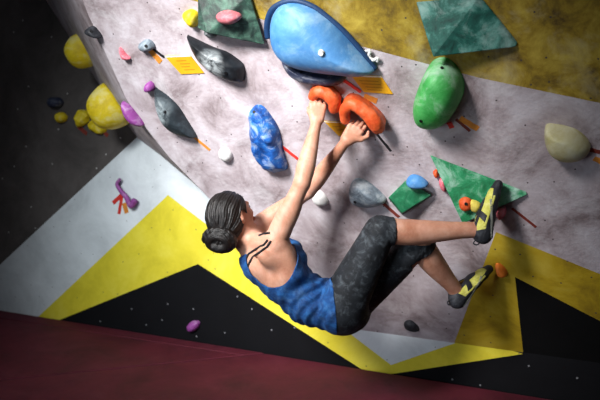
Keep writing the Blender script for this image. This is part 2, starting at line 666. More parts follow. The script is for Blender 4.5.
def strip(name, p, q, wpx, material, label, cat='tape', frame=FB, th=0.002, parent=None, group=None, h=0.0, h2=None):
    """a strip stuck on the wall from p to q"""
    a = frame.px(p[0], p[1], h)
    b = frame.px(q[0], q[1], h if h2 is None else h2)
    w = wpx * (a - CAMP).length / FPX
    d = (b - a)
    Lh = d.length
    d.normalize()
    s = frame.n.cross(d).normalized()
    n = d.cross(s).normalized()
    m = Matrix((d, s, n)).transposed().to_4x4()
    m.translation = (a + b) / 2
    nseg = 6
    verts, faces = [], []
    for i in range(nseg + 1):
        x = -Lh / 2 + Lh * i / nseg
        jit = 0.04 * w * math.sin(i * 2.3 + p[0])
        for (yy, zz) in ((-w / 2 + jit, 0.0003), (w / 2 + jit, 0.0003), (w / 2 + jit, th), (-w / 2 + jit, th)):
            verts.append((x, yy, zz))
    for i in range(nseg):
        for k in range(4):
            a_, b_ = i * 4 + k, i * 4 + (k + 1) % 4
            faces.append((a_, b_, b_ + 4, a_ + 4))
    faces.append((3, 2, 1, 0))
    e = nseg * 4
    faces.append((e, e + 1, e + 2, e + 3))
    o = link(name, mesh_py(name, verts, faces), material, parent, m, smooth=False)
    if parent is None:
        tag(o, label, cat, group)
    return o


def card(corners, label, lines, frame=FB):
    """route card: thin plate with printed rows"""
    L = [frame.loc(frame.px(x, y, 0.003)) for x, y in corners]
    c = Vector((sum(l[0] for l in L) / 4, sum(l[1] for l in L) / 4, 0))
    q = [Vector((l[0], l[1], 0)) - c for l in L]
    verts = [v for v in q] + [v + Vector((0, 0, 0.005)) for v in q]
    faces = [(3, 2, 1, 0), (4, 5, 6, 7), (0, 1, 5, 4), (1, 2, 6, 5), (2, 3, 7, 6), (3, 0, 4, 7)]
    m = frame.mat(frame.world(c.x, c.y))
    o = link('route_card', mesh_py('route_card', verts, faces), M['card'], None, m, smooth=False)
    tag(o, label, 'sign', 'orange route cards on the wall')
    # pale top edge
    z0 = 0.0052

    def bar(u0, v0, u1, v1, th, material, nm):
        def P(u, v):
            return (q[0] * (1 - u) + q[1] * u) * (1 - v) + (q[3] * (1 - u) + q[2] * u) * v
        a = [P(u0, v0), P(u1, v0), P(u1, v1), P(u0, v1)]
        vv = [p + Vector((0, 0, z0 - 0.001)) for p in a] + [p + Vector((0, 0, z0 + th)) for p in a]
        x = link(nm, mesh_py(nm, vv, faces), material, o, m, smooth=False)
        return x
    bar(0.0, 0.0, 1.0, 0.07, 0.0006, M['card_edge'], 'card_edge')
    for (u0, u1, v) in lines:
        bar(u0, v, u1, v + 0.05, 0.0004, M['print'], 'printed_line')
    return o


# ------------------------------------------------------------------ distance-field modelling (bodies, grips, shoes, hair)
class Field:
    def __init__(s, lo, hi, h):
        s.h = h
        s.lo = np.array(lo, dtype=np.float64)
        s.n = np.ceil((np.array(hi) - s.lo) / h).astype(int) + 1
        s.F = np.full(tuple(s.n), 0.2, dtype=np.float32)

    def _win(s, lo, hi):
        a = np.clip(np.floor((lo - s.lo) / s.h).astype(int), 0, s.n - 1)
        b = np.clip(np.ceil((hi - s.lo) / s.h).astype(int) + 1, 1, s.n)
        sl = tuple(slice(a[i], b[i]) for i in range(3))
        X = s.lo[0] + s.h * np.arange(a[0], b[0])[:, None, None]
        Y = s.lo[1] + s.h * np.arange(a[1], b[1])[None, :, None]
        Z = s.lo[2] + s.h * np.arange(a[2], b[2])[None, None, :]
        return sl, X, Y, Z

    def _merge(s, sl, d, k, sub=False):
        old = s.F[sl]
        if sub:
            d = -d
            if k > 0:
                hh = np.clip(0.5 - 0.5 * (d - old) / k, 0, 1)
                s.F[sl] = (old * hh + d * (1 - hh) + k * hh * (1 - hh)).astype(np.float32)
            else:
                s.F[sl] = np.maximum(old, d)
            return
        if k > 0:
            hh = np.clip(0.5 + 0.5 * (d - old) / k, 0, 1)
            s.F[sl] = (d * (1 - hh) + old * hh - k * hh * (1 - hh)).astype(np.float32)
        else:
            s.F[sl] = np.minimum(old, d).astype(np.float32)

    def cap(s, a, b, ra, rb, k=0.01, axis=None, st=1.0, sub=False):
        a = np.array(a, dtype=float)
        b = np.array(b, dtype=float)
        r = max(ra, rb) * max(st, 1) + k + 0.02
        sl, X, Y, Z = s._win(np.minimum(a, b) - r, np.maximum(a, b) + r)
        P = [X - a[0] + 0 * Y + 0 * Z, Y - a[1] + 0 * X + 0 * Z, Z - a[2] + 0 * X + 0 * Y]
        ab = b - a
        if axis is not None:
            ax = np.array(axis, dtype=float)
            ax /= np.linalg.norm(ax)
            f = (1 - 1 / st)
            dp = (P[0] * ax[0] + P[1] * ax[1] + P[2] * ax[2]) * f
            P = [P[i] - dp * ax[i] for i in range(3)]
            ab = ab - ax * (ab @ ax) * f
        t = np.clip((P[0] * ab[0] + P[1] * ab[1] + P[2] * ab[2]) / max(ab @ ab, 1e-9), 0, 1)
        d = np.sqrt((P[0] - ab[0] * t) ** 2 + (P[1] - ab[1] * t) ** 2 + (P[2] - ab[2] * t) ** 2) - (ra + (rb - ra) * t)
        s._merge(sl, d, k, sub)

    def ell(s, c, axes, radii, k=0.01, sub=False):
        c = np.array(c, dtype=float)
        r = max(radii) + k + 0.02
        sl, X, Y, Z = s._win(c - r, c + r)
        P = [X - c[0] + 0 * Y + 0 * Z, Y - c[1] + 0 * X + 0 * Z, Z - c[2] + 0 * X + 0 * Y]
        q0 = 0
        q1 = 0
        for ax, rr in zip(axes, radii):
            v = P[0] * ax[0] + P[1] * ax[1] + P[2] * ax[2]
            q0 = q0 + (v / rr) ** 2
            q1 = q1 + (v / rr ** 2) ** 2
        q0 = np.sqrt(q0)
        d = q0 * (q0 - 1) / np.maximum(np.sqrt(q1), 1e-6)
        s._merge(sl, d, k, sub)

    def nets(s):
        F = s.F
        S = F < 0
        nx, ny, nz = F.shape
        cnt = np.zeros((nx - 1, ny - 1, nz - 1), dtype=np.int8)
        offs = [(i, j, k) for i in (0, 1) for j in (0, 1) for k in (0, 1)]
        for i, j, k in offs:
            cnt += S[i:nx - 1 + i, j:ny - 1 + j, k:nz - 1 + k]
        act = (cnt > 0) & (cnt < 8)
        ijk = np.argwhere(act)
        idx = np.full(act.shape, -1, dtype=np.int32)
        idx[act] = np.arange(len(ijk))
        acc = np.zeros((len(ijk), 3))
        num = np.zeros(len(ijk))
        vals = {o: F[ijk[:, 0] + o[0], ijk[:, 1] + o[1], ijk[:, 2] + o[2]].astype(np.float64) for o in offs}
        for o in offs:
            for ax in range(3):
                if o[ax] == 1:
                    continue
                p = list(o)
                p[ax] = 1
                p = tuple(p)
                f0, f1 = vals[o], vals[p]
                m = (f0 < 0) != (f1 < 0)
                t = np.where(m, f0 / np.where(m, f0 - f1, 1), 0)
                pos = np.array(o, dtype=float)[None, :].repeat(len(ijk), 0)
                pos[:, ax] += t
                acc[m] += pos[m]
                num[m] += 1
        V = (acc / num[:, None] + ijk) * s.h + s.lo
        Q = []
        for ax in range(3):
            A = [slice(None)] * 3
            B = [slice(None)] * 3
            A[ax] = slice(0, -1)
            B[ax] = slice(1, None)
            ch = S[tuple(A)] != S[tuple(B)]
            e = np.argwhere(ch)
            u, v = (ax + 1) % 3, (ax + 2) % 3
            ok = (e[:, u] > 0) & (e[:, v] > 0) & (e[:, u] < F.shape[u] - 1) & (e[:, v] < F.shape[v] - 1)
            e = e[ok]
            ins = S[e[:, 0], e[:, 1], e[:, 2]]
            q = []
            for du, dv in ((-1, -1), (0, -1), (0, 0), (-1, 0)):
                c = e.copy()
                c[:, u] += du
                c[:, v] += dv
                q.append(idx[c[:, 0], c[:, 1], c[:, 2]])
            q = np.stack(q, 1)
            q[~ins] = q[~ins][:, ::-1]
            Q.append(q)
        return V, np.concatenate(Q)


def vnormals(V, Tq):
    if Tq.shape[1] == 4:
        fn = np.cross(V[Tq[:, 2]] - V[Tq[:, 0]], V[Tq[:, 3]] - V[Tq[:, 1]])
    else:
        fn = np.cross(V[Tq[:, 1]] - V[Tq[:, 0]], V[Tq[:, 2]] - V[Tq[:, 0]])
    N = np.zeros_like(V)
    for i in range(Tq.shape[1]):
        np.add.at(N, Tq[:, i], fn)
    return N / np.maximum(np.linalg.norm(N, axis=1), 1e-12)[:, None]


def relax(V, Q, it=2, lam=0.5):
    E = np.concatenate([Q[:, [0, 1]], Q[:, [1, 2]], Q[:, [2, 3]], Q[:, [3, 0]]])
    for _ in range(it):
        A = np.zeros_like(V)
        n = np.zeros(len(V))
        np.add.at(A, E[:, 0], V[E[:, 1]])
        np.add.at(A, E[:, 1], V[E[:, 0]])
        np.add.at(n, E[:, 0], 1)
        np.add.at(n, E[:, 1], 1)
        V = V + lam * (A / n[:, None] - V)
    return V


def np_mesh(name, V, Q, c=(0, 0, 0)):
    me = bpy.data.meshes.new(name)
    V = np.asarray(V) - np.array(c)
    me.vertices.add(len(V))
    me.vertices.foreach_set('co', V.astype(np.float32).ravel())
    k = Q.shape[1]
    me.loops.add(Q.size)
    me.loops.foreach_set('vertex_index', Q.astype(np.int32).ravel())
    me.polygons.add(len(Q))
    me.polygons.foreach_set('loop_start', np.arange(0, Q.size, k, dtype=np.int32))
    me.update(calc_edges=True)
    me.validate()
    return me


def clip_iso(V, Q, f, extra=None):
    """keep the part of a quad mesh where f > 0, cut cleanly along f = 0"""
    T = np.concatenate([Q[:, [0, 1, 2]], Q[:, [0, 2, 3]]])
    s = f[T] > 0
    full = T[s.all(1)]
    part = T[s.any(1) & ~s.all(1)]
    Vl = [V]
    El = [extra] if extra is not None else None
    cache = {}
    newv, newe = [], []
    out = []
    n0 = len(V)

    def cut(a, b):
        key = (a, b) if a < b else (b, a)
        if key not in cache:
            t = f[a] / (f[a] - f[b])
            cache[key] = n0 + len(newv)
            newv.append(V[a] * (1 - t) + V[b] * t)
            if extra is not None:
                newe.append(extra[a] * (1 - t) + extra[b] * t)
        return cache[key]
    for tri in part:
        tri = [int(x) for x in tri]
        poly = []
        for i in range(3):
            a, b = tri[i], tri[(i + 1) % 3]
            if f[a] > 0:
                poly.append(a)
            if (f[a] > 0) != (f[b] > 0):
                poly.append(cut(a, b))
        for i in range(1, len(poly) - 1):
            out.append((poly[0], poly[i], poly[i + 1]))
    T2 = np.concatenate([full, np.array(out, dtype=int).reshape(-1, 3)])
    V2 = np.concatenate([V, np.array(newv).reshape(-1, 3)]) if newv else V
    E2 = (np.concatenate([extra, np.array(newe).reshape(-1, 3)]) if newe else extra) if extra is not None else None
    used = np.unique(T2)
    re = np.full(len(V2), -1)
    re[used] = np.arange(len(used))
    return V2[used], re[T2], (E2[used] if E2 is not None else None)


def garment(name, V, Q, N, f, off, material, parent, th=0.003, disp=None, smooth=True, ctr=(0, 0, 0), keep_all=False):
    V2, T2, N2 = clip_iso(V, Q, f, N)
    # the one connected piece of cloth
    lab = np.arange(len(V2))
    for _ in range(4000):
        mn = lab[T2].min(1)
        new = lab.copy()
        for j in range(3):
            np.minimum.at(new, T2[:, j], mn)
        new = new[new]
        if (new == lab).all():
            break
        lab = new
    big = np.bincount(lab).argmax()
    if not keep_all:
        T2 = T2[lab[T2[:, 0]] == big]
        used = np.unique(T2)
        re_ = np.full(len(V2), -1)
        re_[used] = np.arange(len(used))
        V2, N2, T2 = V2[used], N2[used], re_[T2]
    N2 = N2 / np.maximum(np.linalg.norm(N2, axis=1), 1e-9)[:, None]
    dd = np.full(len(V2), off)
    if disp is not None:
        dd = dd + disp(V2)
    V3 = V2 + N2 * dd[:, None]
    me = np_mesh(name, V3, T2, ctr)
    o = link(name, me, material, parent, Matrix.Translation(ctr))
    s = o.modifiers.new('thickness', 'SOLIDIFY')
    s.thickness = th
    s.offset = -1
    return o


def A3(v):
    return np.array(tuple(v), dtype=float)


# ------------------------------------------------------------------ the climber
def P(px, py, D):
    return A3(W(px, py, D))


def unit(v):
    v = np.array(v, dtype=float)
    return v / np.linalg.norm(v)


def lerp(a, b, t):
    return a * (1 - t) + b * t


RSH, LSH = P(275, 242, 3.03), P(263, 224, 3.30)
REL, LEL = P(302, 183, 2.99), P(308, 191, 3.32)
RWR, LWR = P(317, 120, 3.06), P(347, 140, 3.10)
RHIP, LHIP = P(343, 304, 3.09), P(350, 302, 3.28)
RKN, LKN = P(380, 231, 2.98), P(419, 242, 3.07)
RAN, LAN = P(478, 230, 3.02), P(457, 292, 3.23)
C7 = P(251, 243, 3.17)
CH0, CH1 = P(264, 260, 3.17), P(284, 277, 3.17)
WST = P(307, 299, 3.17)
PEL = P(336, 307, 3.185)
TR = unit(RSH - LSH)                       # body right
TAX = unit(P(330, 306, 3.17) - P(262, 255, 3.17))   # down the torso
TF = unit(np.cross(TAX, -TR)) if True else None
TF = TF if TF @ P(1, 0, 0) > 9 else TF
# chest-forward points up-right in the view
_fwd = P(330, 240, 3.3) - P(290, 285, 3.17)
if TF @ _fwd < 0:
    TF = -TF

HC = P(232, 216, 3.13)
HF = unit([0.66, 0.68, 0.32])
HU = np.array([-0.34, -0.10, 0.93])
HU = unit(HU - HF * (HU @ HF))
HR = np.cross(HF, HU)

# feet frames
RHEEL, RTOE = P(491, 236, 3.01), P(500.5, 187, 3.03)
LHEEL, LTOE = P(462, 305, 3.23), P(491, 270, 3.31)


def foot_frame(heel, toe, up_hint):
    x = unit(toe - heel)
    z = unit(up_hint - x * (up_hint @ x))
    y = np.cross(z, x)
    return heel, x, y, z


RF = foot_frame(RHEEL, RTOE, RAN - RHEEL)
LF = foot_frame(LHEEL, LTOE, LAN + (LAN - LHEEL) * 0.3 + P(300, 100, 1) * 0 - LHEEL)


def fp(F4, x, y, z):
    o, X, Y, Z = F4
    return o + X * x + Y * y + Z * z


def hand(F, wr, f, a, b, angles, thumb, sc=1.0, size=0.072):
    """wr wrist point, f finger direction, a index->pinky, b back of hand"""
    f = unit(f)
    a = unit(a - f * (a @ f))
    b = unit(b - f * (b @ f) - a * (b @ a))
    lens = [(0.040, 0.024, 0.020), (0.044, 0.028, 0.021), (0.041, 0.026, 0.020), (0.032, 0.020, 0.018)]
    mc = [size, size + 0.004, size, size - 0.007]
    for i in range(4):
        m = wr + f * mc[i] * sc + a * (i - 1.5) * 0.0192 * sc + b * (0.004 - abs(i - 1.3) * 0.002)
        s0 = wr + a * (i - 1.5) * 0.010 * sc
        F.cap(s0, m, 0.0165 * sc, 0.0112 * sc, 0.010)
        F.ell(m + b * 0.002, (f, a, b), (0.011, 0.0098, 0.010), 0.004)
        p = m
        for j in range(3):
            th = math.radians(angles[j] + (i - 1.5) * 2)
            d = f * math.cos(th) - b * math.sin(th)
            q = p + d * lens[i][j] * sc
            r0 = (0.0094, 0.0083, 0.0075)[j] * (0.88 if i == 3 else 1)
            r1 = (0.0084, 0.0076, 0.0066)[j] * (0.88 if i == 3 else 1)
            F.cap(p, q, r0 * sc, r1 * sc, 0.0015 if j or True else 0.003)
            p = q
    # thumb: leaves the side of the palm near its base
    t0 = wr + f * 0.018 * sc - a * 0.018 * sc
    t1 = t0 + (-a * thumb[0][0] + f * thumb[0][1] - b * thumb[0][2])
    t2 = t1 + (-a * thumb[1][0] + f * thumb[1][1] - b * thumb[1][2])
    t3 = t2 + (-a * thumb[2][0] + f * thumb[2][1] - b * thumb[2][2])
    F.cap(t0, t1, 0.0155 * sc, 0.0125 * sc, 0.012)
    F.cap(t1, t2, 0.0115 * sc, 0.0098 * sc, 0.003)
    F.cap(t2, t3, 0.0098 * sc, 0.0075 * sc, 0.003)


allp = np.array([RSH, LSH, RWR, LWR, RHIP, LHIP, RKN, RTOE, LTOE, HC, RAN, LHEEL, P(318, 95, 3.1), P(368, 120, 3.15), P(204, 240, 3.1)])
BF = Field(allp.min(0) - 0.16, allp.max(0) + 0.16, 0.0042)

# torso
BF.cap(CH0, CH1, 0.098, 0.100, 0.04, TR, 1.38)
BF.cap(CH1, WST, 0.096, 0.090, 0.04, TR, 1.28)
BF.cap(WST, PEL, 0.090, 0.108, 0.05, TR, 1.30)
BF.ell(P(345, 312, 3.09), (TAX, TR, TF), (0.105, 0.085, 0.10), 0.03)
BF.ell(P(348, 312, 3.27), (TAX, TR, TF), (0.105, 0.085, 0.10), 0.03)
# shoulder blades and back muscle
BF.ell(lerp(RSH, P(268, 270, 3.02), 0.6), (TAX, TR, TF), (0.070, 0.046, 0.040), 0.03)
BF.ell(lerp(LSH, P(250, 262, 3.27), 0.6), (TAX, TR, TF), (0.070, 0.046, 0.040), 0.03)
BF.cap(lerp(RSH, REL, 0.08), P(288, 272, 3.07), 0.046, 0.062, 0.03)
BF.cap(lerp(LSH, LEL, 0.08), P(284, 262, 3.27), 0.046, 0.060, 0.03)
# bust
BF.ell(P(293, 257, 3.13), (TAX, TR, TF), (0.056, 0.056, 0.050), 0.03)
BF.ell(P(290, 251, 3.26), (TAX, TR, TF), (0.056, 0.056, 0.050), 0.03)
# spine groove
BF.cap(lerp(C7, CH0, 0.8) - TF * 0.112, WST - TF * 0.10, 0.012, 0.012, 0.02, sub=True)
# neck and trapezius
NK0 = HC - HU * 0.050 - HF * 0.022
BF.cap(NK0, C7 + TAX * 0.01, 0.053, 0.056, 0.02)
BF.cap(lerp(NK0, C7, 0.75), RSH - TF * 0.01, 0.040, 0.042, 0.03)
BF.cap(lerp(NK0, C7, 0.75), LSH - TF * 0.01, 0.040, 0.042, 0.03)
BF.cap(C7, CH0, 0.055, 0.085, 0.04)


def limb(pts, k=0.012):
    out = []
    n = len(pts)
    P4 = [np.append(p, r) for p, r in pts]
    for i in range(n - 1):
        p0, p1, p2, p3 = P4[max(i - 1, 0)], P4[i], P4[i + 1], P4[min(i + 2, n - 1)]
        for j in range(5):
            t = j / 5
            out.append(0.5 * ((2 * p1) + (-p0 + p2) * t + (2 * p0 - 5 * p1 + 4 * p2 - p3) * t * t + (-p0 + 3 * p1 - 3 * p2 + p3) * t ** 3))
    out.append(P4[-1])
    for i, (a, b) in enumerate(zip(out[:-1], out[1:])):
        BF.cap(a[:3], b[:3], a[3], b[3], k if i == 0 else 0.002)


def bow(a, b, t, v, amt):
    return lerp(a, b, t) + unit(v) * amt


for SH, EL, WR_ in ((RSH, REL, RWR), (LSH, LEL, LWR)):
    limb([(SH, 0.050), (lerp(SH, EL, 0.22), 0.049), (lerp(SH, EL, 0.55), 0.0415), (lerp(SH, EL, 0.85), 0.036), (EL, 0.0355)], 0.016)
    limb([(EL, 0.0355), (lerp(EL, WR_, 0.22), 0.0405), (lerp(EL, WR_, 0.5), 0.035), (lerp(EL, WR_, 0.8), 0.0255), (WR_, 0.0225)], 0.012)
# biceps / triceps
BF.ell(bow(RSH, REL, 0.5, [0.8, 0.3, -0.4], 0.010), (unit(REL - RSH), TR, unit(np.cross(REL - RSH, TR))), (0.085, 0.036, 0.036), 0.015)
BF.ell(bow(RSH, REL, 0.42, [-0.8, -0.3, 0.0], 0.010), (unit(REL - RSH), TR, unit(np.cross(REL - RSH, TR))), (0.085, 0.034, 0.036), 0.015)

for HP, KN, AN, s in ((RHIP, RKN, RAN, 1), (LHIP, LKN, LAN, 1)):
    cb = np.array([0, 0, -1.0]) if HP is RHIP else unit(np.array([-0.8, 0, -0.6]))
    limb([(HP, 0.100), (lerp(HP, KN, 0.35), 0.088), (lerp(HP, KN, 0.7), 0.074), (KN, 0.063)], 0.02)
    limb([(KN, 0.061), (bow(KN, AN, 0.16, cb, 0.003), 0.056), (bow(KN, AN, 0.30, cb, 0.007), 0.0555), (bow(KN, AN, 0.48, cb, 0.006), 0.050), (bow(KN, AN, 0.68, cb, 0.003), 0.0415),
          (lerp(KN, AN, 0.86), 0.0355), (AN, 0.034)], 0.008)

# feet inside the shoes
for F4, AN in ((RF, RAN), (LF, LAN)):
    BF.cap(AN, fp(F4, 0.02, 0, 0.03), 0.033, 0.028, 0.012)
    BF.cap(fp(F4, 0.02, 0, 0.03), fp(F4, 0.15, 0, 0.020), 0.026, 0.014, 0.01, F4[2], 1.2)

# hands
rf = P(318, 97, 3.09) - RWR
hand(BF, RWR, rf, np.array([0.93, -0.1, -0.1]), np.array([-0.15, -0.95, 0.1]), (30, 100, 150),
     ((0.018, 0.024, 0.010), (0.004, 0.024, 0.018), (-0.004, 0.014, 0.02)))
lf = P(363, 119, 3.11) - LWR
hand(BF, LWR, lf, np.array([-0.62, 0.1, 0.62]), np.array([-0.1, -0.98, -0.05]), (30, 100, 150),
     ((0.030, 0.022, 0.0), (0.014, 0.028, 0.004), (-0.008, 0.022, 0.012)), size=0.066)


# head
def H(f, u, r):
    return HC + HF * f + HU * u + HR * r


HX = (HF, HU, HR)
BF.ell(H(-0.012, 0.012, 0), HX, (0.094, 0.090, 0.074), 0.02)
BF.ell(H(0.038, -0.028, 0), HX, (0.052, 0.076, 0.056), 0.03)
BF.cap(H(0.010, -0.062, 0.044), H(0.066, -0.090, 0.012), 0.018, 0.016, 0.025)
BF.cap(H(0.010, -0.062, -0.044), H(0.066, -0.090, -0.012), 0.018, 0.016, 0.025)
BF.ell(H(0.074, -0.088, 0), HX, (0.018, 0.016, 0.020), 0.02)
BF.cap(H(0.086, 0.004, 0), H(0.104, -0.032, 0), 0.0085, 0.0105, 0.010)
BF.cap(H(0.096, -0.035, -0.010), H(0.096, -0.035, 0.010), 0.0075, 0.0075, 0.006)
BF.cap(H(0.078, 0.024, -0.030), H(0.080, 0.024, 0.030), 0.010, 0.010, 0.014)
BF.ell(H(0.062, -0.018, 0.036), HX, (0.022, 0.018, 0.018), 0.02)
BF.ell(H(0.062, -0.018, -0.036), HX, (0.022, 0.018, 0.018), 0.02)
for sgn in (1, -1):
    BF.ell(H(0.090, 0.006, 0.031 * sgn), HX, (0.014, 0.009, 0.014), 0.006, sub=True)
    BF.cap(H(-0.006, 0.020, 0.080 * sgn), H(-0.012, -0.012, 0.083 * sgn), 0.012, 0.010, 0.004, HR, 0.45)
    BF.cap(H(-0.012, -0.012, 0.082 * sgn), H(-0.004, -0.028, 0.078 * sgn), 0.009, 0.0065, 0.004)
    BF.ell(H(0.0, 0.002, 0.090 * sgn), HX, (0.006, 0.014, 0.004), 0.003, sub=True)
BF.cap(H(0.0985, -0.054, -0.018), H(0.0985, -0.054, 0.018), 0.006, 0.006, 0.006)
BF.cap(H(0.096, -0.063, -0.015), H(0.096, -0.063, 0.015), 0.0065, 0.0065, 0.006)
BF.cap(H(0.106, -0.058, -0.020), H(0.106, -0.058, 0.020), 0.0022, 0.0022, 0.002, sub=True)

BV, BQ = BF.nets()
# keep the largest connected surface only (drops stray bits)
BV = relax(BV, BQ, 1, 0.4)
BN = vnormals(BV, BQ)
CTR = tuple(lerp(WST, PEL, 0.5))
body = link('person', np_mesh('person', BV, BQ, CTR), M['skin'], None, Matrix.Translation(CTR))
tag(body, 'dark-haired woman in blue tank top climbing, both hands on the orange grips', 'person')

for sgn in (1, -1):
    bm = bmesh.new()
    bmesh.ops.create_uvsphere(bm, u_segments=20, v_segments=12, radius=0.0115)
    link('eye', from_bm('eye', bm), M['eye'], body, Matrix.Translation(tuple(H(0.0775, 0.006, 0.031 * sgn))))


def seg_dist(V, a, b):
    ab = b - a
    t = np.clip(((V - a) @ ab) / (ab @ ab), 0, 1)
    return np.linalg.norm(V - a - t[:, None] * ab, axis=1)


dTorso = np.minimum(seg_dist(BV, CH0, WST) - 0.10, seg_dist(BV, WST, PEL) - 0.10)
dTorso = np.minimum(dTorso, seg_dist(BV, C7, CH0) - 0.05)
dRA = np.minimum(seg_dist(BV, lerp(RSH, REL, 0.25), REL), seg_dist(BV, REL, RWR)) - 0.035
dLA = np.minimum(seg_dist(BV, lerp(LSH, LEL, 0.25), LEL), seg_dist(BV, LEL, LWR)) - 0.035
dRS, dLS = seg_dist(BV, RKN, RAN) - 0.05, seg_dist(BV, LKN, LAN) - 0.05
dRT, dLT = seg_dist(BV, RHIP, RKN) - 0.08, seg_dist(BV, LHIP, LKN) - 0.08
dHd = np.linalg.norm(BV - HC, axis=1) - 0.09

# leggings
waist_o = P(327, 306, 3.17)
waist_n = unit(P(345, 305, 3.17) - P(320, 307, 3.17))
upper = (BV - waist_o) @ waist_n
rcut = -((BV - P(393, 231, 2.99)) @ unit(RAN - RKN))
lcut = -((BV - P(423, 249, 3.09)) @ unit(LAN - LKN))
legs_min = np.minimum.reduce([dRT, dLT, dRS, dLS])
f = upper.copy()
isR = (dRS <= dLS) & (dRS < dRT + 0.06)
isL = (dLS < dRS) & (dLS < dLT + 0.06)
f = np.where(isR, np.minimum(np.where(upper > 0, 1, upper), rcut), f)
f = np.where(isL, np.minimum(np.where(upper > 0, 1, upper), lcut), f)
armhead = np.minimum.reduce([dRA, dLA, dHd])
f = np.where(armhead < np.minimum(legs_min, dTorso), -0.05, f)


def nz(V, s, seed=0.0):
    return np.array([noise.noise(Vector((x * s + seed, y * s, z * s))) for x, y, z in V])


def leg_folds(V):
    d = 0.0007 * nz(V, 22)
    # folds behind the knee and at the hip crease
    for (c, ax, rad, fr, amp) in ((lerp(RKN, RAN, 0.0), unit(RAN - RHIP), 0.10, 330, 0.0012), (LKN, unit(LAN - LHIP), 0.10, 330, 0.0012),
                                  (P(345, 285, 3.1), unit(RKN - RHIP), 0.12, 200, 0.0016)):
        w = np.exp(-(np.linalg.norm(V - c, axis=1) / rad) ** 2 * 2)
        d = d + amp * w * np.sin(((V - c) @ ax) * fr + 3 * nz(V, 9, 3))
    return d


garment('leggings', BV, BQ, BN, f, 0.0045, M['leg'], body, 0.004, leg_folds, ctr=CTR)

# tank top
hem = -((BV - P(334, 306, 3.17)) @ waist_n)
sc_o = P(269, 248, 3.00)
CR, CU, CA = np.array([1.0, 0, 0]), np.array([0, SP, CP]), np.array([0, CP, -SP])
q = BV - sc_o
ellr = np.sqrt(((q @ CR) / 0.125) ** 2 + ((q @ CU) / 0.182) ** 2 + ((q @ CA) / 0.17) ** 2) - 1
scoop = ellr * 0.13
lsc = np.linalg.norm(BV - P(262, 216, 3.33), axis=1) - 0.135
neckp = (BV - P(246, 254, 3.17)) @ unit(TAX * 0.9 - TF * 0.3)
f = np.minimum.reduce([hem, scoop, lsc, neckp, dRA, dLA - 0.03])
f = np.where(np.minimum.reduce([dRT, dLT, dRS, dLS]) < -0.9, -0.05, f)
f = np.where((dRS < dTorso) | (dLS < dTorso) | ((BV - P(352, 300, 3.17)) @ waist_n > 0), -0.05, f)


def top_folds(V):
    t = (V - WST) @ TAX
    s = (V - WST) @ TR
    w = np.exp(-((t - 0.02) / 0.12) ** 2)
    return 0.0042 * w * np.sin((t * 0.85 + s * 0.5) * 150 + 5 * nz(V, 7)) + 0.0022 * nz(V, 16, 7) + 0.0015 * np.sin((t + 0.6 * s) * 90 + 4 * nz(V, 5, 2))


garment('tank_top', BV, BQ, BN, f, 0.0085, M['top'], body, 0.004, top_folds, ctr=CTR)

# thin straps lying on the skin
from mathutils.bvhtree import BVHTree
body_bvh = BVHTree.FromPolygons([tuple(v) for v in BV], [tuple(int(i) for i in q) for q in BQ])


def tube(name, pts, r, material, parent, seg=8, smooth_n=6, rr=None, cyclic=False):
    P_ = [Vector(p) for p in pts]
    Q_ = []
    n = len(P_)
    for i in range(n - 1):
        p0, p1, p2, p3 = P_[max(i - 1, 0)], P_[i], P_[i + 1], P_[min(i + 2, n - 1)]
        for k in range(smooth_n):
            t = k / smooth_n
            Q_.append(0.5 * ((2 * p1) + (-p0 + p2) * t + (2 * p0 - 5 * p1 + 4 * p2 - p3) * t * t + (-p0 + 3 * p1 - 3 * p2 + p3) * t ** 3))
    Q_.append(P_[-1])
    verts, faces = [], []
    up = Vector((0.3, -1, 0.2)).normalized()
    for i, p in enumerate(Q_):
        d = (Q_[min(i + 1, len(Q_) - 1)] - Q_[max(i - 1, 0)]).normalized()
        s = d.cross(up).normalized()
        u = s.cross(d).normalized()
        up = u
        rad = r if rr is None else rr(i / (len(Q_) - 1)) * r
        for k in range(seg):
            a = 2 * math.pi * k / seg
            verts.append(p + s * math.cos(a) * rad + u * math.sin(a) * rad)
    for i in range(len(Q_) - 1):
        for k in range(seg):
            a, b = i * seg + k, i * seg + (k + 1) % seg
            faces.append((a, b, b + seg, a + seg))
    faces.append(tuple(range(seg - 1, -1, -1)))
    faces.append(tuple((len(Q_) - 1) * seg + k for k in range(seg)))
    c = sum(Q_, Vector()) / len(Q_)
    verts = [v - c for v in verts]
    return link(name, mesh_py(name, verts, faces), material, parent, Matrix.Translation(c))


def on_body(px, py, lift=0.002):
    d = rdir(px, py).normalized()
    p, n, _, _ = body_bvh.ray_cast(CAMP, d)
    if p is None:
        return None
    return p + n * lift


for path in ([(243, 272), (245, 262), (249, 254), (256, 249), (264, 245), (268, 240)],
             [(246, 274), (249, 264), (253, 257), (260, 252), (267, 247), (271, 241)],
             [(259, 236), (264, 234), (270, 233)]):
    dense = []
    for a_, b_ in zip(path[:-1], path[1:]):
        for k in range(4):
            dense.append((a_[0] + (b_[0] - a_[0]) * k / 4, a_[1] + (b_[1] - a_[1]) * k / 4))
    dense.append(path[-1])
    pts = [on_body(*p, 0.0025) for p in dense]
    pts = [p for p in pts if p is not None]
    if len(pts) > 1:
        # no jumps off the silhouette
        ok = [pts[0]]
        for p in pts[1:]:
            if (p - ok[-1]).length < 0.09:
                ok.append(p)
        if len(ok) > 1:
            tube('bra_strap', ok, 0.0048, M['strap'], body, smooth_n=2)

